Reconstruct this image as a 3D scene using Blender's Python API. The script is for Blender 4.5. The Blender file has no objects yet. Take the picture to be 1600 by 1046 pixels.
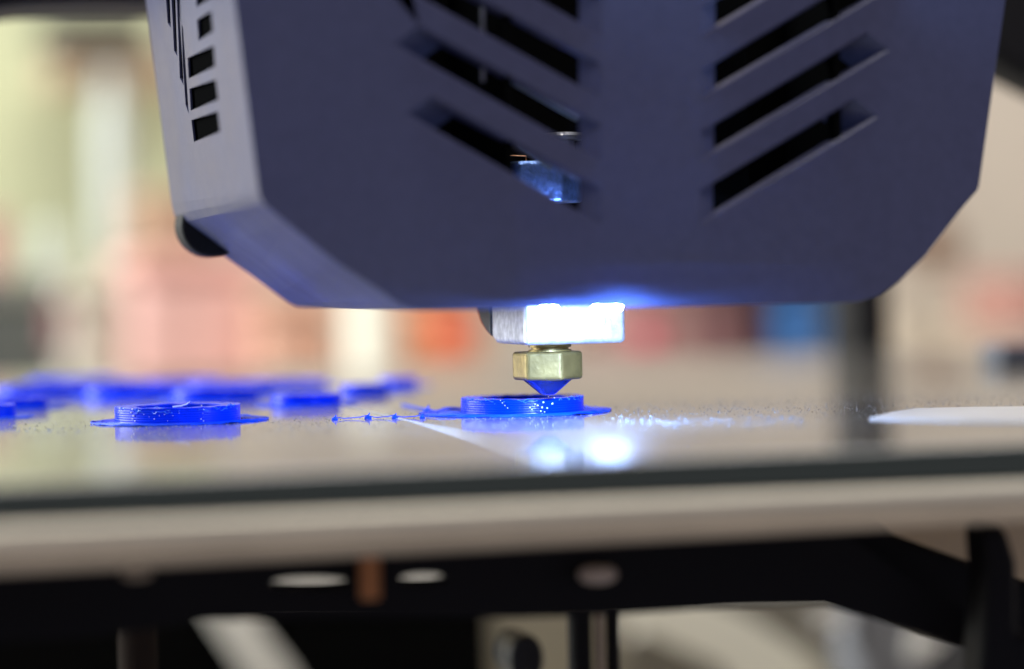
import bpy, bmesh, math, random
from mathutils import Vector, Matrix, noise
from mathutils.geometry import tessellate_polygon
random.seed(7)
S = 0.001                      # everything below is written in millimetres
sc = bpy.context.scene
C = sc.collection

# ------------------------------------------------------------------ camera
F_PX, W_PX, H_PX = 4000.0, 1600.0, 1046.0
YAW, PITCH, ROLL = math.radians(15.5), math.radians(1.19), 0.020
FOCUS = 274.0
fw = Vector((math.sin(YAW)*math.cos(PITCH), math.cos(YAW)*math.cos(PITCH), -math.sin(PITCH)))
r0 = Vector((math.cos(YAW), -math.sin(YAW), 0.0))
u0 = r0.cross(fw)
rt = r0*math.cos(ROLL) - u0*math.sin(ROLL)
up = r0*math.sin(ROLL) + u0*math.cos(ROLL)
def ray(px, py):
    return fw + rt*((px-W_PX/2)/F_PX) + up*((H_PX/2-py)/F_PX)
CAM = -(ray(857, 649.0)*FOCUS)          # the world origin lies on the bed under the nozzle
cam = bpy.data.cameras.new('camera'); cam_o = bpy.data.objects.new('camera', cam); C.objects.link(cam_o)
m = Matrix((rt, up, -fw)).transposed().to_4x4(); m.translation = CAM*S
cam_o.matrix_world = m
cam.sensor_width = 36.0; cam.lens = 36.0*F_PX/W_PX
cam.clip_start = 0.01; cam.clip_end = 50
cam.dof.use_dof = True; cam.dof.focus_distance = FOCUS*S; cam.dof.aperture_fstop = 10.2
sc.camera = cam_o

# ------------------------------------------------------------------ light
w = bpy.data.worlds.new('World'); sc.world = w; w.use_nodes = True
w.node_tree.nodes['Background'].inputs[0].default_value = (0.19, 0.19, 0.27, 1)
w.node_tree.nodes['Background'].inputs[1].default_value = 1.0
def area(name, loc, target, size, power, col):
    l = bpy.data.lights.new(name, 'AREA'); l.shape = 'RECTANGLE'; l.size = size[0]; l.size_y = size[1]
    l.energy = power; l.color = col
    o = bpy.data.objects.new(name, l); C.objects.link(o); o.location = loc
    o.rotation_euler = (Vector(target)-Vector(loc)).to_track_quat('-Z', 'Y').to_euler()
    return o
area('window_light', (-0.85, 0.50, 0.38), (0, 0, 0.02), (0.8, 0.7), 27, (0.90, 0.97, 1.0))
area('ceiling_light', (0.2, -0.75, 1.5), (0.1, 0.0, 0), (0.9, 0.6), 19, (1.0, 0.97, 0.92))
area('back_light', (0.1, 0.35, 1.1), (0.25, 1.1, 0.0), (1.4, 0.5), 9.5, (1.0, 0.97, 0.93))
sc.view_settings.view_transform = 'Standard'; sc.view_settings.look = 'None'
sc.view_settings.exposure = 0.0; sc.view_settings.gamma = 1.0
sc.cycles.use_denoising = True
sc.cycles.max_bounces = 8

# ------------------------------------------------------------------ helpers
def hit(px, py, p, n):                  # where the sight line of a point meets a plane
    d = ray(px, py); p = Vector(p); n = Vector(n)
    return CAM + d*((p-CAM).dot(n)/d.dot(n))
def on_y(px, py, y): return hit(px, py, (0, y, 0), (0, 1, 0))
def on_z(px, py, z=0.0): return hit(px, py, (0, 0, z), (0, 0, 1))

def lin(r, g, b):
    f = lambda c: ((c/255)/12.92) if c <= 10 else (((c/255)+0.055)/1.055)**2.4
    return (f(r), f(g), f(b), 1)
def mat(name, col, rough=0.5, metal=0.0, var=0.0, vscale=40.0, bump=0.0, bscale=2000.0, ior=1.5, spec=None, detail=3):
    m = bpy.data.materials.new(name); m.use_nodes = True
    nt = m.node_tree; b = nt.nodes['Principled BSDF']
    b.inputs['Base Color'].default_value = col
    b.inputs['Roughness'].default_value = rough
    b.inputs['Metallic'].default_value = metal
    b.inputs['IOR'].default_value = ior
    if spec is not None: b.inputs['Specular IOR Level'].default_value = spec
    tc = nt.nodes.new('ShaderNodeTexCoord')
    if var > 0:
        n = nt.nodes.new('ShaderNodeTexNoise'); n.inputs['Scale'].default_value = vscale; n.inputs['Detail'].default_value = detail
        nt.links.new(tc.outputs['Object'], n.inputs['Vector'])
        mr = nt.nodes.new('ShaderNodeMapRange'); mr.inputs[1].default_value = 0.25; mr.inputs[2].default_value = 0.75
        mr.inputs[3].default_value = 1-var; mr.inputs[4].default_value = 1+var
        nt.links.new(n.outputs[0], mr.inputs[0])
        mx = nt.nodes.new('ShaderNodeVectorMath'); mx.operation = 'SCALE'; mx.inputs[0].default_value = col[:3]
        nt.links.new(mr.outputs[0], mx.inputs['Scale'])
        nt.links.new(mx.outputs[0], b.inputs['Base Color'])
    if bump > 0:
        n = nt.nodes.new('ShaderNodeTexNoise'); n.inputs['Scale'].default_value = bscale; n.inputs['Detail'].default_value = 3
        nt.links.new(tc.outputs['Object'], n.inputs['Vector'])
        bp = nt.nodes.new('ShaderNodeBump'); bp.inputs['Strength'].default_value = bump; bp.inputs['Distance'].default_value = 0.0001
        nt.links.new(n.outputs[0], bp.inputs['Height']); nt.links.new(bp.outputs[0], b.inputs['Normal'])
    return m

def obj(name, bm, material, parent=None, smooth=False, bevel=0, seg=3, weight=False, ang=30):
    me = bpy.data.meshes.new(name)
    for v in bm.verts: v.co *= S
    bmesh.ops.recalc_face_normals(bm, faces=bm.faces)
    for f in bm.faces: f.smooth = smooth
    bm.to_mesh(me); bm.free()
    me.materials.append(material)
    o = bpy.data.objects.new(name, me); C.objects.link(o)
    if parent is not None:
        o.parent = parent; o.location = -parent.location
    if bevel:
        md = o.modifiers.new('bevel', 'BEVEL'); md.width = bevel*S; md.segments = seg
        md.limit_method = 'WEIGHT' if weight else 'ANGLE'; md.angle_limit = math.radians(ang)
    return o
def tag(o, label, cat, group=None, kind=None):
    o['label'] = label
    if cat: o['category'] = cat
    if group: o['group'] = group
    if kind: o['kind'] = kind
    return o
def thing(name, label, cat, loc=(0, 0, 0), group=None):
    o = bpy.data.objects.new(name, None); C.objects.link(o); o.location = Vector(loc)*S
    o.empty_display_size = 0.005
    return tag(o, label, cat, group)
def struct(name, bm, m, **k):
    o = obj(name, bm, m, **k); o['kind'] = 'structure'; return o

def add_prism(bm, pts, off):
    """closed solid: polygon pts (Vectors) swept by the vector off"""
    off = Vector(off)
    a = [bm.verts.new(p) for p in pts]; b = [bm.verts.new(Vector(p)+off) for p in pts]
    n = len(pts)
    bm.faces.new(a); bm.faces.new(list(reversed(b)))
    for i in range(n): bm.faces.new((a[i], b[i], b[(i+1) % n], a[(i+1) % n]))
    return bm
def add_box(bm, x0, x1, y0, y1, z0, z1):
    return add_prism(bm, [Vector((x0, y0, z0)), Vector((x1, y0, z0)), Vector((x1, y1, z0)), Vector((x0, y1, z0))], (0, 0, z1-z0))
def box(x0, x1, y0, y1, z0, z1): return add_box(bmesh.new(), x0, x1, y0, y1, z0, z1)
def add_lathe(bm, cx, cy, prof, n=48, closed=False, wob=0.0, seed=0, cap=True):
    rings = []
    for (r, z) in prof:
        ring = []
        for i in range(n):
            a = 2*math.pi*i/n
            dr = wob*noise.noise(Vector((math.cos(a)*2+seed, math.sin(a)*2, z*.5))) if wob else 0
            ring.append(bm.verts.new((cx+(r+dr)*math.cos(a), cy+(r+dr)*math.sin(a), z)))
        rings.append(ring)
    k = len(rings)
    for j in range(k if closed else k-1):
        A, B = rings[j], rings[(j+1) % k]
        for i in range(n): bm.faces.new((A[i], A[(i+1) % n], B[(i+1) % n], B[i]))
    if cap and not closed:
        bm.faces.new(rings[0]); bm.faces.new(rings[-1])
    return bm
def lathe(*a, **k): return add_lathe(bmesh.new(), *a, **k)
def add_tube(bm, pts, r, n=6):
    pts = [Vector(p) for p in pts]; rings = []
    for i, p in enumerate(pts):
        t = (pts[min(i+1, len(pts)-1)]-pts[max(i-1, 0)]).normalized()
        s = t.cross(Vector((0, 0, 1)))
        if s.length < 1e-3: s = t.cross(Vector((0, 1, 0)))
        s.normalize(); q = s.cross(t)
        rr = r[i] if isinstance(r, (list, tuple)) else r
        rings.append([bm.verts.new(p+(s*math.cos(2*math.pi*k/n)+q*math.sin(2*math.pi*k/n))*rr) for k in range(n)])
    for A, B in zip(rings, rings[1:]):
        for k in range(n): bm.faces.new((A[k], A[(k+1) % n], B[(k+1) % n], B[k]))
    bm.faces.new(rings[0]); bm.faces.new(rings[-1])
    return bm
def add_ball(bm, c, r, sub=1, sq=(1, 1, 1)):
    g = bmesh.ops.create_icosphere(bm, subdivisions=sub, radius=1.0)
    for v in g['verts']: v.co = Vector((v.co.x*r*sq[0], v.co.y*r*sq[1], v.co.z*r*sq[2]))+Vector(c)
    return bm
def face_with_holes(bm, outer, holes):
    loops = [outer]+holes
    flat = [p for l in loops for p in l]
    vs = [bm.verts.new(p) for p in flat]
    for t in tessellate_polygon(loops):
        try: bm.faces.new([vs[i] for i in t])
        except ValueError: pass
    out, k = [], 0
    for l in loops: out.append(vs[k:k+len(l)]); k += len(l)
    return out

# ------------------------------------------------------------------ materials
M = {}
M['shroud'] = mat('blue_grey_plastic', (0.062, 0.064, 0.124, 1), 0.36, var=0.10, vscale=900, bump=0.25, bscale=2200)
nt = M['shroud'].node_tree
sm_ = nt.nodes.new('ShaderNodeTexNoise'); sm_.inputs['Scale'].default_value = 55; sm_.inputs['Detail'].default_value = 5
mr_ = nt.nodes.new('ShaderNodeMapRange'); mr_.inputs[1].default_value = .35; mr_.inputs[2].default_value = .7; mr_.inputs[3].default_value = .29; mr_.inputs[4].default_value = .46
nt.links.new(nt.nodes['Texture Coordinate'].outputs['Object'], sm_.inputs['Vector']); nt.links.new(sm_.outputs[0], mr_.inputs[0])
nt.links.new(mr_.outputs[0], nt.nodes['Principled BSDF'].inputs['Roughness'])
pb = nt.nodes['Principled BSDF']; outn = nt.nodes['Material Output']
tl = nt.nodes.new('ShaderNodeBsdfTranslucent'); tl.inputs[0].default_value = (0.10, 0.16, 0.45, 1)
mx = nt.nodes.new('ShaderNodeMixShader'); mx.inputs[0].default_value = 0.13
nt.links.new(pb.outputs[0], mx.inputs[1]); nt.links.new(tl.outputs[0], mx.inputs[2]); nt.links.new(mx.outputs[0], outn.inputs[0])
M['black'] = mat('black_plastic', (0.012, 0.012, 0.013, 1), 0.45, bump=0.1, bscale=1500)
M['black_metal'] = mat('black_powder_coat', (0.009, 0.008, 0.008, 1), 0.6, var=0.2, vscale=60, spec=.2)
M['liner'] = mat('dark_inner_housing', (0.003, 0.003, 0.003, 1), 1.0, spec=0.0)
M['block'] = mat('sandblasted_aluminium', (0.72, 0.73, 0.76, 1), 0.42, metal=0.75, var=0.3, vscale=1100, bump=0.8, bscale=1500)
M['steel'] = mat('grained_steel', (0.45, 0.45, 0.47, 1), 0.35, metal=0.9, var=0.2, vscale=1200, bump=1.0, bscale=1500)
M['brass'] = mat('brass', (0.27, 0.19, 0.055, 1), 0.40, metal=0.55, var=0.42, vscale=420, bump=0.35, bscale=1800)
M['copper'] = mat('copper', (0.85, 0.38, 0.16, 1), 0.4, metal=0.3, var=0.2, vscale=200)
M['glass'] = mat('bed_glass_coating', (0.065, 0.060, 0.048, 1), 0.27, var=0.3, vscale=60, bump=0.05, bscale=2500, ior=2.6)
gb = M['glass'].node_tree.nodes['Principled BSDF']; gb.inputs['Coat Weight'].default_value = 0.7; gb.inputs['Coat Roughness'].default_value = 0.06
M['glass_edge'] = mat('green_glass_edge', (0.045, 0.055, 0.043, 1), 0.35)
M['alu'] = mat('beige_plate_edge', (0.76, 0.69, 0.53, 1), 0.38, metal=0.2, var=0.06, vscale=40)
M['cork'] = mat('insulation_edge', (0.55, 0.45, 0.32, 1), 0.7, var=0.12, vscale=90)
M['pale'] = mat('pale_plastic', (0.55, 0.53, 0.50, 1), 0.4)
M['white'] = mat('off_white', (0.70, 0.68, 0.62, 1), 0.35, var=0.06, vscale=300)
M['filament'] = mat('blue_printed_plastic', (0.0, 0.036, 0.78, 1), 0.26, var=0.15, vscale=500, bump=0.2, bscale=900, spec=.2)
M['filament_thin'] = mat('thin_blue_plastic', (0.004, 0.07, 0.75, 1), 0.40, var=0.3, vscale=900, bump=0.8, bscale=1500, spec=.2)
M['bead'] = mat('glint_white', (0.88, 0.90, 0.93, 1), 0.15)
M['strand'] = mat('glossy_strand', (0.05, 0.20, 0.85, 1), 0.12)
M['crumb'] = mat('clear_crumbs', (0.42, 0.48, 0.56, 1), 0.14, metal=0.3)

# ------------------------------------------------------------------ print head
head = thing('printer_toolhead', 'blue-grey vented 3D printer head with lit nozzle above the bed', 'printer head', (8, 0, 12))
YF = -28.0                                # plane of the front panel
xl = on_y(598, 250, YF).x; xr = on_y(1442, 250, YF).x
TA = math.tan(math.radians(4))
def front(px, py):                        # point on the three-facet front
    p = on_y(px, py, YF)
    if p.x < xl: return hit(px, py, (xl, YF, 0), (TA, 1, 0))
    if p.x > xr: return hit(px, py, (xr, YF, 0), (-TA, 1, 0))
    return p
ZT = on_y(900, -260, YF).z
def top_at(p, q):                         # extend the line q->p upward to ZT
    t = (ZT-q.z)/(p.z-q.z); return q+(p-q)*t
# left/right facet outlines (px on the photograph, turned into points of the panel planes)
Ltop = top_at(front(366, 0), front(403, 296))
Lout = [front(404, 298), front(407, 309), front(413, 319), front(450, 350), front(524, 409)]
foldL_b = on_y(598, 459.5, YF); foldL_b.x = xl
Lbot = [on_y(618, 472, YF), on_y(634, 480, YF), on_y(652, 485, YF)]
bot = [on_y(1000, 480, YF), on_y(1300, 474, YF), on_y(1340, 472, YF), on_y(1373, 462, YF), on_y(1404, 441, YF)]
foldR_b = on_y(1442, 402, YF); foldR_b.x = xr
Rout = [front(1502, 327), front(1527, 298), front(1530, 290)]
Rtop = top_at(front(1571, 0), front(1530, 290))
LtF = Vector((xl, YF, ZT)); RtF = Vector((xr, YF, ZT))

# chevron slots: a lower-outer, b upper-outer, c upper-inner, d lower-inner
def slots(side):
    s = []
    if side == 'L':
        low = [((560, -158), (940, 56)), ((588, -40), (940, 155)), ((613, 71), (940, 252)), ((632, 180), (940, 352))]
        upx = [(604, -186), (634, -68), (655, 39), (676, 150)]
        for (a, d), b in zip(low, upx):
            s.append([a, b, (940, b[1]+(940-b[0])*0.552-1), d])
    else:
        low = [((1432, -140), (1095, 59)), ((1411, -28), (1094, 156)), ((1391, 79), (1093, 253)), ((1373, 183), (1091, 353))]
        upx = [(1395, -168), (1374, -57), (1354, 50), (1334, 153)]
        for (a, d), b in zip(low, upx):
            s.append([a, b, (d[0], b[1]+(b[0]-d[0])*0.60), d])
    return [[on_y(px, py, YF) for px, py in q] for q in s]
SL, SR = slots('L'), slots('R')
def inset(q, d):                          # shrink a slot outline in the panel plane
    c = sum(q, Vector())/4; out = []
    n = len(q)
    for i in range(n):
        p0, p1, p2 = q[i-1], q[i], q[(i+1) % n]
        e1 = (p1-p0).normalized(); e2 = (p2-p1).normalized()
        n1 = Vector((-e1.z, 0, e1.x)); n2 = Vector((-e2.z, 0, e2.x))
        if n1.dot(c-p1) < 0: n1 = -n1
        if n2.dot(c-p1) < 0: n2 = -n2
        b = (n1+n2); out.append(p1+b*(d/max(0.35, b.dot(n1))))
    return out
def rings(q, side):
    r1 = [p+Vector((0, 0.22, 0)) for p in inset(q, 0.24)]
    a, b, c, d = [p.copy() for p in inset(q, 0.26)]
    r1[2] = q[2]+Vector((0, .05, -.02)); r1[3] = q[3]+Vector((0, .05, .05))
    along = (d-a).normalized(); up_ = (c-b).normalized()
    sgn_in = 1
    a2 = a+along*3.0+Vector((0, 2.8, 0)); b2 = b+up_*3.0+Vector((0, 2.8, 0))
    c2 = c-up_*1.9+Vector((0, 1.1, 0)); d2 = d-along*1.9+Vector((0, 1.1, 0))
    return [q, r1, [a2, b2, c2, d2]]
def wall(bm, R, j):
    k = (j+1) % 4
    for A, B in zip(R, R[1:]):
        bm.faces.new([bm.verts.new(v) for v in (A[j], A[k], B[k], B[j])])
bm = bmesh.new()
RL = [rings(q, 'L') for q in SL]; RR = [rings(q, 'R') for q in SR]
def opening(q):
    o = [q[3][0], q[3][3], q[3][2]]
    for k in (2, 1, 0): o += [q[k][3], q[k][2]]
    o += [q[0][1], q[0][0]]
    for k in (1, 2, 3): o += [q[k][1]] if k == 3 else [q[k][1], q[k][0]]
    return o
centre = [LtF, foldL_b]+Lbot+bot+[foldR_b, RtF]
face_with_holes(bm, centre, [opening(SL), opening(SR)])
for R in RL+RR:
    wall(bm, R, 0); wall(bm, R, 2)        # outer and inner end ramps
for R in (RL, RR):
    wall(bm, R[3], 3); wall(bm, R[0], 1)
# angled facets
bm.faces.new([bm.verts.new(p) for p in [Ltop]+Lout+[foldL_b, LtF]])
bm.faces.new([bm.verts.new(p) for p in [RtF, foldR_b]+Rout+[Rtop]])
bmesh.ops.remove_doubles(bm, verts=bm.verts, dist=0.002)
# sides: sweep of the outline back to a rear outline
YB = 30.0
outlineF = [Ltop]+Lout+[foldL_b]+Lbot+bot+[foldR_b]+Rout+[Rtop]
LB = [on_y(*p, YB) for p in ((228, 0), (268, 318), (272, 335), (280, 349), (330, 386), (395, 432))]
LB[0] = top_at(LB[0], LB[1])
zb = on_y(462, 480, YB).z
rear = LB + [on_y(432, 460, YB), on_y(450, 473, YB), on_y(464, 480, YB), on_y(480, 481, YB)]
nL = len(rear)
assert nL == 1+len(Lout)+1+len(Lbot)
dx_edge = Rout[-1].x
def rback(p, k): return Vector((p.x-0.4, YB, p.z-(0.2 if k else 0)))
rearR = [Vector((p.x, YB, zb)) for p in bot[:2]]+[rback(p, 1) for p in bot[2:]+[foldR_b]+Rout]+[rback(Rtop, 0)]
rear_all = rear+rearR
wl = bm.edges.layers.float.get('bevel_weight_edge') or bm.edges.layers.float.new('bevel_weight_edge')
# left side is a holed panel, built below
vf = [bm.verts.new(p) for p in outlineF]; vb = [bm.verts.new(p) for p in rear_all]
for i in range(1, len(outlineF)-1):
    if nL-1 <= i <= nL: continue
    f = bm.faces.new((vf[i], vf[i+1], vb[i+1], vb[i]))
# underside with the opening the hot end hangs through
o0, o1, o2 = outlineF[nL-1], outlineF[nL], outlineF[nL+1]
r0_, r1_, r2_ = rear_all[nL-1], rear_all[nL], rear_all[nL+1]
zu = 13.0
hole = [Vector((-8.5, -24, 0)), Vector((15, -24, 0)), Vector((15, 24, 0)), Vector((-8.5, 24, 0))]
poly = [o0, o1, o2, r2_, r1_, r0_]
def zat(p):
    t = (p.y-YF)/(YB-YF); return o1.z*(1-t)+zb*t
hole = [Vector((p.x, p.y, zat(p))) for p in hole]
face_with_holes(bm, poly, [hole])
# left side panel with its grille
side_o, side_n = outlineF[1], (outlineF[1]-outlineF[0]).cross(rear_all[1]-outlineF[0]).normalized()
def side(px, py): return hit(px, py, side_o, side_n)
grille = [
    [(299, 188), (340, 174), (344, 206), (303, 222)],
    [(296, 139), (337, 124), (341, 156), (298, 173)],
    [(293, 91), (334, 71), (336, 104), (295, 123)],
    [(308, 31), (330, 17), (333, 49), (310, 64)],
    [(305, -28), (327, -42), (330, -3), (307, 11)],
    [(255, -60), (263, -60), (267, 44), (262, 36)],
    [(265, -60), (272, -60), (277, 88), (272, 80)],
    [(274, -60), (280, -60), (287, 134), (281, 122)],
    [(281, 30), (286, 44), (295, 178), (290, 164)],
]
def side3(q): return [side(*p) for p in q]
H = [side3(q) for q in grille]
nvec = side_n if side_n.x > 0 else -side_n
Ltri = [outlineF[0], outlineF[1], rear_all[1], rear_all[0]]
# flatten rear top corner onto the side plane
Ltri[3] = Ltri[3]-side_n*((Ltri[3]-side_o).dot(side_n))
face_with_holes(bm, Ltri, H)
for q in H:
    n = len(q)
    for j in range(n):
        a, b = q[j], q[(j+1) % n]
        bm.faces.new([bm.verts.new(v) for v in (a, b, b+nvec*0.22, a+nvec*0.22)])
# seam groove above the windows: a shallow inlay line
# right side
bm.faces.new([bm.verts.new(p) for p in (outlineF[-2], outlineF[-1], rear_all[-1], rear_all[-2])])
bmesh.ops.remove_doubles(bm, verts=bm.verts, dist=0.002)
fset = [p.copy() for p in outlineF]
def near_seg(p, a, b):
    ab = b-a; t = max(0, min(1, (p-a).dot(ab)/ab.length_squared)); return (p-(a+ab*t)).length < 0.01
corner = (outlineF[2], rear_all[2])
for e in bm.edges:
    a, b = e.verts[0].co, e.verts[1].co
    for s0, s1 in zip(outlineF, outlineF[1:]):
        if near_seg(a, s0, s1) and near_seg(b, s0, s1) and len(e.link_faces) == 2:
            e[wl] = 1.0
shroud = obj('shroud', bm, M['shroud'], head, bevel=0.55, seg=4, weight=True)

for R in (RL, RR):                        # the louvres between the slots
    for k in range(3):
        A, B = R[k], R[k+1]               # slot above, slot below
        bm = bmesh.new()
        bm.faces.new([bm.verts.new(v) for v in (A[0][0], A[0][3], B[0][2], B[0][1])])
        wall(bm, A, 3); wall(bm, B, 1)
        bm.faces.new([bm.verts.new(v) for v in (A[2][0], A[2][3], B[2][2], B[2][1])])
        bmesh.ops.remove_doubles(bm, verts=bm.verts, dist=0.002)
        obj('louvre', bm, M['shroud'], head)

# things inside the shroud
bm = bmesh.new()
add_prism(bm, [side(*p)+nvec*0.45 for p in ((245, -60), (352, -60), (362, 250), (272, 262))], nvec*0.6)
obj('side_dark_sheet', bm, M['liner'], head)  # black sheet added so the side windows stay dark
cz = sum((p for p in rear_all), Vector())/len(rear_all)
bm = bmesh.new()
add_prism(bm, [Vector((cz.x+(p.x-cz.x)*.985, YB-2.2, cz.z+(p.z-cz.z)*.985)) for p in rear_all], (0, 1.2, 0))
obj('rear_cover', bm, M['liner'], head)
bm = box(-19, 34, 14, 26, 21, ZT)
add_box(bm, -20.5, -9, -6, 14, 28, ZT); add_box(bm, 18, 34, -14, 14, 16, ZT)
add_box(bm, -11.6, -11.0, -27.7, -6, 12.4, 44); add_box(bm, 22, 22.6, -27.7, -6, 12.4, 44)  # thin plates added to keep lamp light off the slot ramps
add_box(bm, -10.9, 21.9, -27.6, -17.5, 15.6, 16.1)  # added plate that stops lamp light rising behind the front panel
obj('housing_with_baffles', bm, M['liner'], head)
bm = bmesh.new()
for p0, p1, rr0 in (((800, 128), (902, 186), .34), ((738, 180), (862, 262), .34)):
    add_tube(bm, [on_y(*p0, -16), on_y(*p1, -16)], rr0, 8)
obj('rib_highlight', bm, mat('highlight_grey', (.40, .45, .43, 1), .5), head)  # ribs coloured light for the highlights on the inner ledges
bm = bmesh.new(); add_tube(bm, [on_y(755, -40, -24), on_y(755, 128, -24)], .22, 8)
obj('glint_rod', bm, M['steel'], head)  # thin steel rod added to stand for glints in the slots
d0 = on_y(310, 375, 24)
bm = bmesh.new()                          # round black blower behind the lower left corner
cc = on_y(335, 352, 24); rr_ = 3.6
add_prism(bm, [cc+Vector((rr_*1.05*math.cos(t), 0, rr_*math.sin(t))) for t in [2*math.pi*i/32 for i in range(32)]], (0, 5.5, 0))
obj('fan_duct', bm, M['black_metal'], head, bevel=0.4)

# heater block
xb0, xb1 = on_y(820, 500, -5).x, on_y(978, 500, -5).x
zb0 = on_y(900, 538, -5).z
bm = bmesh.new()
prof = [(-5, zb0), (7.0, zb0), (8.5, zb0+.6), (8.5, 19.5), (-5, 19.5)]
add_prism(bm, [Vector((xb0, y, z)) for y, z in prof], (xb1-xb0, 0, 0))
hb = obj('heater_block', bm, M['block'], head, bevel=0.55, seg=4)
bm = bmesh.new()
prof = [(8.5, zb0+.7), (10.5, zb0+1.3), (12.6, zb0+2.2), (14.0, zb0+3.4), (14.6, zb0+4.6), (14.6, 19), (8.5, 19)]
add_prism(bm, [Vector((xb0-0.15, y, z)) for y, z in prof], (xb1-xb0+0.3, 0, 0))
obj('block_dark_rear', bm, M['black'], head, bevel=0.3)  # separate black piece at the rear of the heater block
# heat break, hex nut and fin above
nz_z0 = on_y(857, 593, 0).z; nz_z1 = on_y(857, 549, 0).z
def hexpts(cx, cy, r, z, ang): return [Vector((cx+r*math.cos(ang+i*math.pi/3), cy+r*math.sin(ang+i*math.pi/3), z)) for i in range(6)]
hang = -math.radians(90+15+7)+math.radians(30)
zt0 = on_y(845, 318, 0).z; zt1 = on_y(845, 254, 0).z
bm = bmesh.new(); xc = on_y(843, 290, 0).x
add_prism(bm, hexpts(xc, 0, 4.7, zt0, hang+0.12), (0, 0, zt1-zt0))
obj('hex_nut', bm, mat('lamp_blue_steel', (.28, .45, .95, 1), .30, metal=.9, var=.3, vscale=1500, bump=1.0, bscale=2500), head, bevel=0.35)  # steel with the lamp's blue light put into its base colour
fx = on_y(880, 213, 0)
obj('heat_sink', lathe(fx.x, 0, [(1.2, zt1), (1.2, fx.z-.5), (2.2, fx.z-.45), (2.3, fx.z), (2.2, fx.z+.3), (1.0, fx.z+.4)], 32), M['steel'], head, smooth=False)
bm = bmesh.new(); wy = 3.0
add_tube(bm, [on_y(742, 243, wy), on_y(790, 243, wy), on_y(822, 244, wy), on_y(822, 252, wy)], 0.045)
obj('thermistor_wire', bm, M['copper'], head)

# nozzle
nb = bmesh.new()
add_prism(nb, hexpts(0, 0, 3.84, nz_z0, hang), (0, 0, nz_z1-nz_z0))
noz = obj('nozzle', nb, M['brass'], head, bevel=0.38, seg=3)
tipz = on_y(857, 617, 0).z
cone = obj('nozzle_tip', lathe(0, 0, [(0.6, tipz), (0.85, tipz+.12), (2.5, nz_z0-.15), (2.75, nz_z0+.1), (2.75, nz_z0+.4)], 48, wob=.05), mat('tip_metal', (.22, .22, .25, 1), .22, metal=.9), noz, smooth=True)
cone.location = (0, 0, 0)
nk = bmesh.new()
add_lathe(nk, 0.3, 0, [(2.3, nz_z1-.2), (2.3, nz_z1+.15), (2.0, nz_z1+.2), (2.0, nz_z1+.4), (2.3, nz_z1+.45), (2.3, zb0+.4)], 40)
neck = obj('nozzle_thread', nk, M['brass'], noz, smooth=False); neck.location = (0, 0, 0)

# the lamp of the head
led = bpy.data.materials.new('lit_led'); led.use_nodes = True
ln = led.node_tree; ln.nodes.remove(ln.nodes['Principled BSDF'])
em = ln.nodes.new('ShaderNodeEmission'); em.inputs[0].default_value = (0.30, 0.48, 1.0, 1); em.inputs[1].default_value = 1300
ln.links.new(em.outputs[0], ln.nodes['Material Output'].inputs[0])
lp = on_y(946, 478, -23.5)
bm = bmesh.new(); add_lathe(bm, 0, 0, [(0.15, -0.55), (0.9, -0.42), (1.6, -0.1), (1.85, 0.3), (1.85, 0.5)], 24)
rot = Matrix.Rotation(math.radians(18), 4, 'X')
for v in bm.verts: v.co = rot @ v.co + Vector((lp.x, lp.y, lp.z+0.15))
obj('led_lamp', bm, led, head, smooth=True)
bm = bmesh.new(); add_lathe(bm, 0, 0, [(0.1, -0.4), (0.6, -0.3), (0.95, 0), (1.05, 0.3), (1.05, 0.5)], 24)
l2 = on_y(856, 476, -23.5)
for v in bm.verts: v.co = rot @ v.co + Vector((l2.x, l2.y, lp.z+0.0))
obj('led_lamp', bm, led, head, smooth=True)
bm = box(l2.x-2.4, lp.x+3.3, lp.y-2.3, lp.y+1.0, lp.z+0.30, lp.z+1.4)
obj('led_baffle_board', bm, M['black'], head, bevel=0.1)  # unseen board over the lamps, sized to block their upward light

# ------------------------------------------------------------------ print bed
bed = thing('print_bed', 'glossy print bed plate with beige edge on its black carriage', 'print bed', (0, 0, -6.5))
YN = on_z(800, 725).y; YFAR = on_z(800, 560).y
bm = box(-112, 124, YN, YFAR, -2.7, 0); obj('glass_plate', bm, M['glass'], bed, bevel=0.35, seg=4)
bm = box(-112.3, 124.3, YN-.25, YN+.3, -2.97, -0.12); obj('glass_edge', bm, M['glass_edge'], bed, bevel=0.12)
bm = box(-113, 125, YN-.6, YFAR+1, -5.0, -2.983); obj('heated_plate', bm, M['alu'], bed, bevel=0.9, seg=6)
bm = box(-112.5, 124.5, YN-.4, YFAR+1, -6.4, -5.003); obj('insulation', bm, M['cork'], bed, bevel=0.2)
# pale guide line along the bed, lying 0.01 mm proud
a, b, c_ = on_z(520, 632), on_z(640, 658), on_z(860, 719)
bm = bmesh.new()
pl = [a, on_z(580, 645), b, on_z(740, 684), c_]
vv = []
for i, p in enumerate(pl):
    t = (pl[min(i+1, 4)]-pl[max(i-1, 0)]).normalized(); s = t.cross(Vector((0, 0, 1)))*0.26
    vv.append((bm.verts.new(p+s+Vector((0, 0, .012))), bm.verts.new(p-s+Vector((0, 0, .012)))))
for A, B in zip(vv, vv[1:]): bm.faces.new((A[0], A[1], B[1], B[0]))
obj('guide_line', bm, M['white'], bed)
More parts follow.
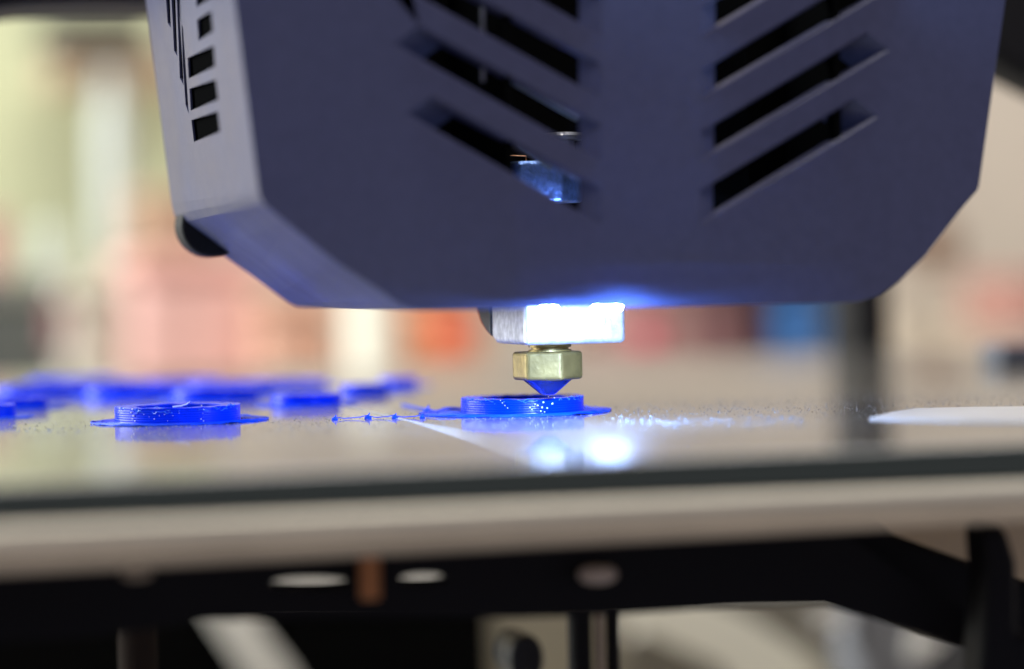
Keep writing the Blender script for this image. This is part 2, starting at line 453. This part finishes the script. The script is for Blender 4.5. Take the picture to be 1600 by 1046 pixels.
# carriage: plate and arm
def px_prism(bm, pts, y, depth): return add_prism(bm, [on_y(px, py, y) for px, py in pts], (0, depth, 0))
YC = on_z(800, 733).y+34
plate = [(-200, 925), (300, 905), (800, 893), (1180, 885), (1330, 880), (1420, 905), (1700, 1060), (1520, 1012), (1400, 978), (1290, 946), (1150, 949), (950, 962), (800, 966), (450, 968), (330, 971), (150, 996), (-200, 1020)]
plate = [on_y(px, min(py, 790) if i < 4 else (840 if i == 4 else py), YC) for i, (px, py) in enumerate(plate)]
def oval(cx, cy, rx, ry, n=20): return [on_y(cx+rx*math.cos(2*math.pi*i/n), cy+ry*math.sin(2*math.pi*i/n), YC) for i in range(n)]
ovals = [oval(488, 913, 62, 9), oval(664, 906, 38, 8)]
bm = bmesh.new(); D3 = Vector((0, 3, 0))
face_with_holes(bm, plate, ovals); face_with_holes(bm, [p+D3 for p in plate], [[p+D3 for p in q] for q in ovals])
for q in [plate]+ovals:
    for i in range(len(q)):
        a, b = q[i], q[(i+1) % len(q)]
        bm.faces.new([bm.verts.new(v) for v in (a, b, b+D3, a+D3)])
bmesh.ops.remove_doubles(bm, verts=bm.verts, dist=0.001)
obj('carriage_plate', bm, M['black_metal'], bed)
bm = bmesh.new()
px_prism(bm, [(-200, 800), (900, 790), (1200, 780), (1350, 800), (1400, 836), (1545, 888), (1700, 940), (1700, 1062), (1500, 1012), (1370, 960), (1180, 900), (1050, 885), (300, 885), (-200, 890)], YC+7, 10)
obj('carriage_arm', bm, M['black_metal'], bed, bevel=0.8)
bm = bmesh.new(); s0 = on_y(577, 868, YC-3); s1 = on_y(577, 936, YC-3)
add_lathe(bm, s0.x, s0.y, [(0.85, s1.z)]+[(0.9+0.14*(i % 2), s1.z+(s0.z-s1.z)*i/16) for i in range(17)], 20)
obj('levelling_spring', bm, M['copper'], bed)
for cx, cy, rx, rz, mm in ((934, 898, 1.8, .75, mat('warm_white', (.85, .70, .55, 1), .5)), (214, 896, 1.4, .5, M['cork'])):
    p = on_y(cx, cy, YC-2.5)
    obj('screw_head', lathe(p.x, p.y, [(rx*.6, p.z-rz), (rx*.9, p.z-rz*.6), (rx, p.z), (rx*.9, p.z+rz*.6), (rx*.6, p.z+rz)], 24), mm, bed)
p = on_z(1583, 571)
bm = box(p.x-3, p.x+8, p.y-2, p.y+6, 0.01, 3.2); cl = obj('bed_clip', bm, mat('grey_clip', (.09, .092, .105, 1), .5), bed, bevel=0.9)

# white strip lying on the bed at right
bm = bmesh.new()
pts = [on_z(1358, 656), on_z(1395, 646), on_z(1432, 640.5), on_z(1520, 638.5), on_z(1640, 637), on_z(1640, 662), on_z(1500, 660)]
add_prism(bm, [p+Vector((0, 0, .01)) for p in pts], (0, 0, 0.16))
tag(obj('white_strip', bm, M['white']), 'white pointed strip lying flat on the bed at right', 'tape')

# ------------------------------------------------------------------ printed rings
def ring_profile(ro, ri, h, nl, seed):
    rnd = random.Random(seed); prof = []
    lh = h/nl
    for i in range(nl):
        z = i*lh; j = rnd.uniform(-.012, .012)
        prof += [(ro-.02+j, z+.01), (ro+.0+j, z+lh*.3), (ro+.0+j, z+lh*.7), (ro-.02+j, z+lh*.97)]
    prof += [(ro-.22, h+.0), (ri+.2, h-.05)]
    for i in range(3): prof += [(ri, h*(1-(i+.2)/3)), (ri+.06, h*(1-(i+.95)/3))]
    prof += [(ri, 0.01)]
    return prof
def printed_ring(px, py, ro, label, h=1.75, brim=None, wallw=2.0, n=96, seed=0, nl=7, pt=None, offc=(0, 0)):
    p = pt if pt is not None else on_z(px, py)
    c = Vector((p.x, p.y, 0))
    c += Vector((fw.x, fw.y, 0)).normalized()*ro          # px,py is the near foot of the ring
    t = thing('printed_ring', label, 'printed ring', c, 'blue printed rings on the bed')
    bm = add_lathe(bmesh.new(), c.x, c.y, ring_profile(ro, ro-wallw, h, nl, seed), n, closed=True, wob=.07, seed=seed)
    rnd = random.Random(seed+5)
    for v in bm.verts:                    # uneven top edge
        if v.co.z > h*.85: v.co.z += .10*noise.noise(Vector((v.co.x*.9, v.co.y*.9, seed*3.1)))
    obj('ring_wall', bm, M['filament'], t, smooth=False)
    if brim and n > 60:
        bm = bmesh.new(); rr = ro+.15; q_ = 0
        while rr < brim:
            pts = []
            for i in range(91):
                a = 2*math.pi*i/90
                k = rr+.22*noise.noise(Vector((math.cos(a)*2.5, math.sin(a)*2.5, seed+q_*.35)))+(rr-ro)*.12*noise.noise(Vector((math.cos(a)*6, math.sin(a)*6, seed)))
                lift = max(0, noise.noise(Vector((math.cos(a)*3, math.sin(a)*3, seed*2+q_*.5)))-.05)*.32*(rr-ro)/(brim-ro)
                pts.append(Vector((c.x+offc[0]+k*math.cos(a), c.y+offc[1]+k*math.sin(a), .06+lift)))
            add_tube(bm, pts, .10, 5); rr += .25; q_ += 1
        obj('brim', bm, M['filament_thin'], t)
    elif brim:
        bm = bmesh.new(); prof_n = 90; rings_ = []
        for rr, zz in ((ro-.3, 0.14), (ro+.2, .16), (brim*.86, .13), (brim*.97, .11), (brim, .03)):
            ring = []
            for i in range(prof_n):
                a = 2*math.pi*i/prof_n
                k = 1+.035*noise.noise(Vector((math.cos(a)*2.2, math.sin(a)*2.2, seed)))*(rr > ro+.5)
                z = zz+(.10*max(0, noise.noise(Vector((math.cos(a)*3, math.sin(a)*3, seed+rr))))+(rr > ro+.5)*.1*max(0, -math.cos(a+1.0+seed)))*(zz > .05)
                ring.append(bm.verts.new((c.x+offc[0]+rr*k*math.cos(a), c.y+offc[1]+rr*k*math.sin(a), z)))
            rings_.append(ring)
        for A, B in zip(rings_, rings_[1:]):
            for i in range(prof_n): bm.faces.new((A[i], A[(i+1) % prof_n], B[(i+1) % prof_n], B[i]))
        obj('brim', bm, M['filament_thin'], t)
    return t, c
def strand(c, ro, h, n, seed):            # loose strands and blobs along wall and top edge
    rnd = random.Random(seed); bm = bmesh.new()
    va = math.atan2(CAM.y-c.y, CAM.x-c.x)
    for i in range(n):
        a = va+rnd.uniform(-1.2, 1.2); z = rnd.uniform(h*.7, h+.05)
        p0 = Vector((c.x+ro*math.cos(a), c.y+ro*math.sin(a), z))
        if rnd.random() < .45:
            a2 = a+rnd.uniform(.05, .22)
            pts = [Vector((c.x+(ro+.05)*math.cos(a+(a2-a)*k/4), c.y+(ro+.05)*math.sin(a+(a2-a)*k/4), z+.12*math.sin(k*1.3+i)+.04)) for k in range(5)]
            add_tube(bm, pts, rnd.uniform(.03, .06), 5)
        else: add_ball(bm, p0, rnd.uniform(.05, .11), 1, (1.3, 1.3, .8))
    return bm
r2, c2 = printed_ring(817, 649.5, 6.75, 'blue printed ring directly under the brass nozzle', brim=10.6, seed=1, offc=(-.6, .2))
r1, c1 = printed_ring(265, 664, 6.75, 'sharp blue printed ring standing alone at left with curled brim', brim=9.5, seed=2, offc=(.3, 0))
obj('loose_strand', strand(c2, 6.75, 1.75, 26, 3), M['strand'], r2)
obj('loose_strand', strand(c1, 6.75, 1.75, 34, 4), M['strand'], r1)
# curl standing up from the left ring
e = on_y(492/2.424*1+92, 640, c1.y-5)
q = [on_y(270, 636, c1.y-5.5), on_y(283, 634.5, c1.y-5.5), on_y(291, 632, c1.y-5.6), on_y(297, 627.5, c1.y-5.6)]
bm = bmesh.new(); add_tube(bm, q, [.10, .10, .08, .03], 6); obj('curl', bm, M['bead'], r1)
# white beads, lamp glints put into their colour, on the two sharp rings
def beads(spots, c, ro, parent):
    bm = bmesh.new()
    for px, py, r in spots:
        d = ray(px, py); o = CAM-c; A = d.x**2+d.y**2; B = 2*(o.x*d.x+o.y*d.y); Cc = o.x**2+o.y**2-(ro+.02)**2
        D = B*B-4*A*Cc
        if D < 0: continue
        t = (-B-math.sqrt(D))/(2*A); p = CAM+d*t
        add_ball(bm, p, r, 2)
    o = obj('glint_beads', bm, M['bead'], parent, smooth=True); o['kind'] = 'stuff'
beads([(836, 632, .10), (840, 634, .11), (849, 629, .11), (847, 637, .12), (855, 638, .11), (863, 631, .12), (866, 622, .08), (828, 637, .08), (831, 640, .07), (845, 643, .09), (851, 644, .08), (847, 647, .07),
       (836, 648.5, .08), (851, 649, .10), (865, 648.5, .10), (878, 648, .09), (891, 647, .09), (825, 648.5, .08), (857, 620, .06), (785, 630, .06), (789, 634, .06), (793, 638, .05), (782, 626, .05)], c2, 6.75, r2)
beads([(207, 640, .09), (205, 645, .10), (209, 650, .11), (207, 655, .08), (211, 658, .07), (263, 642, .05), (257, 648, .05), (249, 650, .05), (270, 650, .04), (241, 655, .05), (315, 634, .07), (318, 640, .07), (317, 646, .05), (314, 655, .07), (318, 658, .06), (225, 648, .04), (233, 652, .04), (280, 646, .04), (262, 658, .04), (178, 655, .05), (185, 645, .05)], c1, 6.75, r1)
more = [
    (474, 636, 4.2, 'blurred small blue ring behind the string of filament dots', 1.7),
    (569, 618, 3.0, 'dark blurred blue ring right of the small blue ring', 1.7),
    (622, 605, 2.6, 'blurred blue ring farthest right in the row left of the nozzle', 1.5),
    (330, 628, 5.6, 'blurred blue ring just behind and right of the lone sharp ring', 1.8),
    (195, 624, 6.2, 'blurred blue ring just behind and left of the lone sharp ring', 1.8),
    (20, 641, 3.6, 'blurred blue ring at the left picture edge, second from the front', 1.7),
    (-18, 655, 2.6, 'blue ring cut by the left picture edge, frontmost there', 1.9),
    (55, 622, 6.4, 'blurred blue ring at far left in the back row', 1.8),
    (440, 608, 6.0, 'pale blurred blue ring in the last row above the small ring', 1.2),
    (270, 606, 6.4, 'pale blurred blue ring in the last row above the lone sharp ring', 1.2),
    (150, 614, 6.2, 'blurred blue ring in the back row between the far left one and the pale ones', 1.8),
    (352, 616, 6.0, 'blurred blue ring in the back row behind the right end of the lone sharp ring', 1.8),
    (105, 604, 6.6, 'pale blurred blue ring in the last row toward the left', 1.2),
]
for i, (px, py, ro, lab, h) in enumerate(more):
    printed_ring(px, py, ro, lab, h=h*.8, brim=ro+2.2, seed=10+i, n=48, wallw=min(2.0, ro*.45), nl=5)
# strings of filament with dots
rnd0 = random.Random(11)
def string(name, label, pts, rad, blobs):
    bm = bmesh.new(); add_tube(bm, pts, rad, 6)
    for p, r in blobs:
        k_ = rnd0.uniform(.75, 1.15); add_ball(bm, p+Vector((0, 0, r*.3)), r*k_, 2, (rnd0.uniform(1.2, 1.8), 1.3, .6))
        add_tube(bm, [p+Vector((-.25*k_, 0, r*.4)), p+Vector((.05, 0, r*1.0)), p+Vector((.16*k_, 0, r*2.2*k_))], [r*.6, r*.45, r*.18], 6)
    return tag(obj(name, bm, M['filament_thin'], smooth=True), label, 'filament')
dots = [on_z(x, y) for x, y in ((523, 656.5), (575, 654.5), (617, 654), (660, 653.5))]
pts = []
for i, d in enumerate(dots[1:]):
    a = dots[i]; 
    pts += [a+Vector((0, 0, .30)), a.lerp(d, .3)+Vector((0, 0, .12)), a.lerp(d, .75)+Vector((0, 0, .2)), d+Vector((0, 0, .38))]
pts += [dots[-1]+Vector((.5, 0, .1)), on_z(690, 653)+Vector((0, 0, .2)), on_z(712, 652)+Vector((0, 0, .2))]
string('filament_string', 'thin light blue filament string with four dots left of the nozzle ring', pts, .05, [(d, .26) for d in dots])
pts = [on_z(628, 634), on_z(655, 640), on_z(672, 642), on_z(692, 646), on_z(715, 647), on_z(735, 648)]
pts = [p+Vector((0, 0, .12+.08*math.sin(i*2.1))) for i, p in enumerate(pts)]
string('filament_thread', 'pale blurred filament thread reaching back from the nozzle ring', pts, .11, [(on_z(668, 643), .32)])

# crumbs and dust on the bed
rnd = random.Random(5)
bm = bmesh.new()
for i in range(120):
    x = 970+rnd.random()*290; y = 657+rnd.gauss(0, 1)*4+rnd.random()*6
    p = on_z(x, y); r = rnd.choice((.04, .06, .08, .12))
    add_ball(bm, p+Vector((0, 0, r*.6)), r, 1, (1.2, 1.2, .8))
for i in range(60):
    x = rnd.uniform(0, 170); p = on_z(x, 674+rnd.gauss(0, 1)*3); add_ball(bm, p+Vector((0, 0, .04)), rnd.choice((.04, .07)), 1)
tag(obj('plastic_crumbs', bm, M['crumb'], smooth=True), 'clear plastic crumbs glinting on the bed beside the nozzle ring', 'crumbs', kind='stuff')
def dust(name, n, sy, r0_, r1_, m, label):
    bm = bmesh.new()
    for i in range(n):
        p = Vector((rnd.uniform(-65, 80), rnd.gauss(0, sy), 0)); r = rnd.uniform(r0_, r1_)
        h = r*rnd.uniform(.6, 1.5); a = rnd.random()*6.28
        tri = [bm.verts.new(p+Vector((r*math.cos(a+k*2.1), r*math.sin(a+k*2.1), .005))) for k in range(3)]
        tp = bm.verts.new(p+Vector((0, 0, h)))
        for k in range(3): bm.faces.new((tri[k], tri[(k+1) % 3], tp))
    tag(obj(name, bm, m), label, 'dust', kind='stuff')
dust('dust', 6500, 16, .02, .075, mat('pale_dust', (0.32, 0.32, 0.30, 1), 0.4), 'fine pale dust specks scattered over the glossy bed')
dust('dark_specks', 4500, 20, .02, .08, mat('dark_specks', (0.08, 0.075, 0.07, 1), 0.6), 'fine dark grit over the glossy bed, also for its broken reflection')  # dark grit that also paints the broken-up reflection on the bed

# ------------------------------------------------------------------ printer frame round the bed
def px_thing(name, label, cat, pts, y, depth, m, bevel=1.0, group=None):
    bm = bmesh.new(); px_prism(bm, pts, y, depth)
    return tag(obj(name, bm, m, bevel=bevel), label, cat, group)
px_thing('gantry_beam', 'black gantry beam crossing behind the top left of the print head', 'beam', [(-400, -160), (420, -160), (420, 2), (120, 3), (40, 6), (-400, 60)], 60, 20, M['black_metal'])
px_thing('cable_cover', 'black cover slanting behind the top right of the print head', 'cover', [(1380, -200), (1800, -200), (1800, 220), (1585, 112), (1545, 84), (1380, 60)], 70, 12, M['black_metal'], 2)
px_thing('frame_post', 'black upright frame post standing behind the bed right of the blue box', 'post', [(1332, -150), (1392, -150), (1392, 640), (1332, 640)], YFAR+12, 12, M['black_metal'])
px_thing('support_bracket', 'black bracket at the far right under the bed', 'bracket', [(1538, 822), (1575, 822), (1592, 880), (1594, 990), (1640, 1000), (1640, 1120), (1530, 1120), (1545, 900)], YC-8, 5, M['black_metal'])
t = thing('smooth_rods', 'dark and tan upright rods under the middle of the bed', 'rods', on_y(925, 1100, 30))
for x0, x1, mm in ((886, 922, M['black_metal']), (926, 944, M['cork']), (946, 966, M['black_metal'])):
    bm = bmesh.new(); a, b = on_y(x0, 930, 30), on_y(x1, 930, 30)
    r = (b.x-a.x)/2; add_lathe(bm, a.x+r, 30, [(r, on_y(900, 1200, 30).z), (r, on_y(900, 950, 30).z)], 20)
    obj('rod', bm, mm, t, smooth=False)
p = on_y(215, 1000, 35)
tag(obj('support_column', lathe(p.x, 35, [(2.3, -60), (2.3, -19), (2.6, -18.5), (2.6, -16)], 20), mat('brown_column', (0.04, 0.03, 0.024, 1), .9, spec=.1)), 'dim brown column under the left of the bed', 'column')
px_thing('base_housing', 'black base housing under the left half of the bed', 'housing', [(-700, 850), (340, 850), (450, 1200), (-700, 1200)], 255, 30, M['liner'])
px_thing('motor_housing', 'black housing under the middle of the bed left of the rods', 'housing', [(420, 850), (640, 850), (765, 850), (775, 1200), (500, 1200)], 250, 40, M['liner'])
px_thing('metal_rail', 'pale slanting metal rail showing under the bed left of centre', 'rail', [(300, 930), (366, 925), (462, 1050), (500, 1130), (430, 1130)], 240, 2, mat('rail_metal', (.75, .74, .68, 1), .4), .6)
p = on_y(824, 1030, 40)
bm = bmesh.new(); add_prism(bm, [p+Vector((2.2*math.cos(i*math.pi/12), 0, 3.0*math.sin(i*math.pi/12))) for i in range(24)], (0, 8, 0))
tag(obj('rubber_wheel', bm, M['black'], bevel=.5), 'black rubber wheel under the bed left of the rods', 'wheel')

px_thing('dimming_board', 'tan board added to dim the view behind the rods and the rubber wheel', 'cardboard', [(750, 850), (985, 850), (985, 1200), (750, 1200)], 264, 3, mat('dim_tan', (.26, .23, .165, 1), .8))  # added in front of the bright table to lower its brightness here
px_thing('hole_brightener', 'white sheet added to brighten the oval holes of the bed carriage', 'sheet', [(330, 860), (790, 855), (790, 925), (330, 930)], 246, 1, M['white'], .2)  # added sheet that makes the carriage's oval holes read bright
px_thing('dark_backing', 'dark board added under the bed at far right to darken the gap behind the bracket', 'crate', [(1290, 985), (1800, 985), (1800, 1200), (1290, 1200)], 262, 20, mat('dark_panel', (.03, .03, .032, 1), .6))  # dark board added to cover a bright gap below the arm
px_thing('tan_board', 'tan board added to dim the gap above the carriage arm', 'board', [(1340, 690), (1640, 690), (1640, 990), (1560, 990), (1500, 930), (1340, 880)], 120, 3, mat('tan_board', (.42, .33, .22, 1), .6))  # added board that keeps the bright background out of the gap
# table, sheet and cloth under the printer
M['table'] = mat('table_top', (0.50, 0.46, 0.38, 1), .6, var=.1, vscale=8)
struct('table_top', box(-1200, 1500, 60, 1500, -110, -90), M['table'])
bm = bmesh.new()
vs = [[None]*18 for _ in range(18)]
o_ = on_y(1375, 1000, 225)
KC = (o_-CAM).length/(on_y(1375, 1000, 55)-CAM).length
for i in range(18):
    for j in range(18):
        x = o_.x+(-5.2+i*.62)*KC; z = o_.z+(-8+j*.95)*KC
        vs[i][j] = bm.verts.new((x+.25*j*.3, 225+5.2*math.sin(i*1.5+j*.25)+2.0*math.sin(i*3.7)+j*.3, z))
for i in range(17):
    for j in range(17): bm.faces.new((vs[i][j], vs[i+1][j], vs[i+1][j+1], vs[i][j+1]))
o = obj('cloth', bm, mat('grey_cloth', (.20, .20, .21, 1), .8), smooth=True)
md = o.modifiers.new('thick', 'SOLIDIFY'); md.thickness = .0004
tag(o, 'creased grey cloth hanging under the right of the bed', 'cloth')
px_thing('white_card', 'white folded card under the bed where the carriage arm begins', 'card', [(1262, 960), (1300, 940), (1335, 962), (1285, 990)], 205, .8, M['white'], .1)
px_thing('paper_corner', 'white paper corner under the carriage arm near the right edge', 'paper', [(1425, 985), (1480, 998), (1452, 1022), (1418, 1028)], 205, .8, M['white'], .1)
px_thing('paper_sheet', 'cream paper sheet sloping away under the bed right of the rods', 'paper', [(935, 925), (1060, 915), (1170, 962), (1290, 1040), (1330, 1200), (1210, 1200), (1130, 1045), (972, 972)], 240, 1, mat('cream_paper', (.80, .77, .64, 1), .6), .2)
px_thing('backing_board', 'grey panel under the bed behind the cream paper sheet', 'panel', [(1100, 925), (1330, 920), (1340, 1200), (975, 1200), (975, 1010)], 246, 2, mat('board_grey', (.20, .18, .14, 1), .6), .3)

# ------------------------------------------------------------------ blurred room behind
def bmat(name, rgb, k=0.86):
    g_ = sum(rgb)/3; rgb = tuple(g_+(v-g_)*.86 for v in rgb)
    c = lin(*rgb); return mat(name, (c[0]*k, c[1]*k, c[2]*k, 1), .7, var=.10, vscale=9)
struct('wall', box(-2500, 3000, 1300, 1330, -800, 1800), bmat('cream_wall', (232, 216, 192)))
struct('floor', box(-2500, 3000, -1500, 1299, -830, -800), bmat('floor_grey', (120, 115, 105)))
def px_box(name, label, cat, x0, y0, x1, y1, y, rgb, depth=60, lid=None, group=None):
    a, b = on_y(x0, y0, y), on_y(x1, y1, y)
    zb_ = min(a.z, b.z); zt_ = max(a.z, b.z)
    t = thing(name, label, cat, ((a.x+b.x)/2, y, zb_), group)
    m = bmat(name+'_colour', rgb)
    h = zt_-zb_; lh = h*.12
    obj('body', box(a.x, b.x, y, y+depth, zb_, zt_-lh-.3), m, t, bevel=min(6, h*.1))
    obj('lid', box(a.x-1, b.x+1, y-1.5, y+depth+1, zt_-lh, zt_), bmat(name+'_lid', lid) if lid else m, t, bevel=min(3, lh*.3))
    return t
B = px_box
B('cabinet', 'pale yellow-green cabinet filling the background at far left', 'cabinet', -500, -300, 345, 760, 900, (206, 208, 160), 200)
def px_cyl(name, label, cat, x0, y0, x1, y1, y, rgb, cap=None):
    a, b = on_y(x0, y0, y), on_y(x1, y1, y); r = abs(b.x-a.x)/2; z0, z1 = min(a.z, b.z), max(a.z, b.z)
    t = thing(name, label, cat, ((a.x+b.x)/2, y+r, z0))
    obj('body', lathe((a.x+b.x)/2, y+r, [(r*.9, z0), (r, z0+r*.1), (r, z1-(z1-z0)*.15), (r*.8, z1-(z1-z0)*.08)], 32), bmat(name+'_body', rgb), t, smooth=False)
    obj('cap', lathe((a.x+b.x)/2, y+r, [(r*.6, z1-(z1-z0)*.079), (r*.6, z1-r*.05), (r*.5, z1)], 24), bmat(name+'_cap', cap or rgb), t)
    return t
px_cyl('tall_tube', 'tall pale grey tube before the yellow-green cabinet', 'tube', 150, 110, 215, 700, 760, (205, 212, 202))
B('shelf_box', 'dim olive box high up left of the print head', 'box', 75, 20, 236, 72, 800, (98, 98, 80))
B('tan_box', 'peach tan box below the olive box left of the print head', 'box', 85, 80, 300, 130, 830, (212, 178, 145))
B('kraft_box', 'tan brown box beside the lower left corner of the print head', 'box', 215, 300, 330, 430, 720, (205, 165, 130), lid=(222, 180, 140))
B('pink_box', 'pink box cut by the left edge halfway up', 'box', -120, 335, 12, 440, 700, (228, 165, 155))
px_cyl('mint_jar', 'pale mint jar beside the pink box at left', 'jar', 52, 350, 112, 452, 700, (212, 222, 200))
B('dark_bin', 'dark grey bin at far left behind the back row of rings', 'bin', -120, 435, 105, 700, 680, (80, 82, 76), lid=(120, 118, 108))
px_cyl('red_jar', 'dull red jar in front of the dark grey bin', 'jar', 78, 470, 108, 545, 640, (150, 90, 90))
B('grey_box', 'warm grey box between the dark bin and the coral box', 'box', 100, 440, 205, 700, 660, (190, 180, 160), lid=(205, 195, 172))
B('coral_box', 'wide coral pink box under the lower left corner of the print head', 'box', 205, 395, 412, 700, 640, (228, 172, 158), lid=(232, 165, 148))
B('brown_box', 'brown box between coral pink box and cream column', 'box', 405, 455, 532, 700, 620, (205, 150, 122), lid=(222, 165, 135))
px_cyl('cream_column', 'cream column left of the nozzle behind the bed', 'column', 548, 330, 640, 760, 600, (232, 224, 200))
B('orange_box', 'orange box left of the heater block behind the bed', 'box', 642, 430, 760, 700, 640, (250, 160, 105), lid=(252, 165, 110))
px_cyl('orange_jar', 'bright orange-red jar left of the nozzle behind the bed', 'jar', 682, 492, 745, 548, 600, (255, 95, 60))
B('rose_box', 'dull rose box right of the heater block behind the bed', 'box', 965, 430, 1112, 700, 640, (190, 145, 135))
px_cyl('crimson_jar', 'crimson jar just right of the heater block behind the bed', 'jar', 998, 500, 1042, 552, 600, (205, 62, 80))
B('maroon_box', 'maroon box between rose and blue boxes behind the bed', 'box', 1112, 430, 1200, 700, 620, (112, 68, 66))
B('blue_box', 'blue box left of the black frame post', 'box', 1226, 420, 1298, 700, 610, (38, 98, 165))
B('slate_box', 'grey-blue box between blue box and black frame post', 'box', 1298, 420, 1350, 700, 630, (140, 150, 162))
px_cyl('amber_jar', 'small brown jar beside the lower right of the print head', 'jar', 1446, 345, 1506, 425, 760, (120, 78, 45))
B('salmon_box', 'salmon box cut by the right edge above the bed clip', 'box', 1600, 430, 1760, 515, 700, (205, 140, 122))
B('cream_box', 'cream white box right of the black frame post', 'box', 1380, 470, 1560, 700, 800, (235, 218, 190))
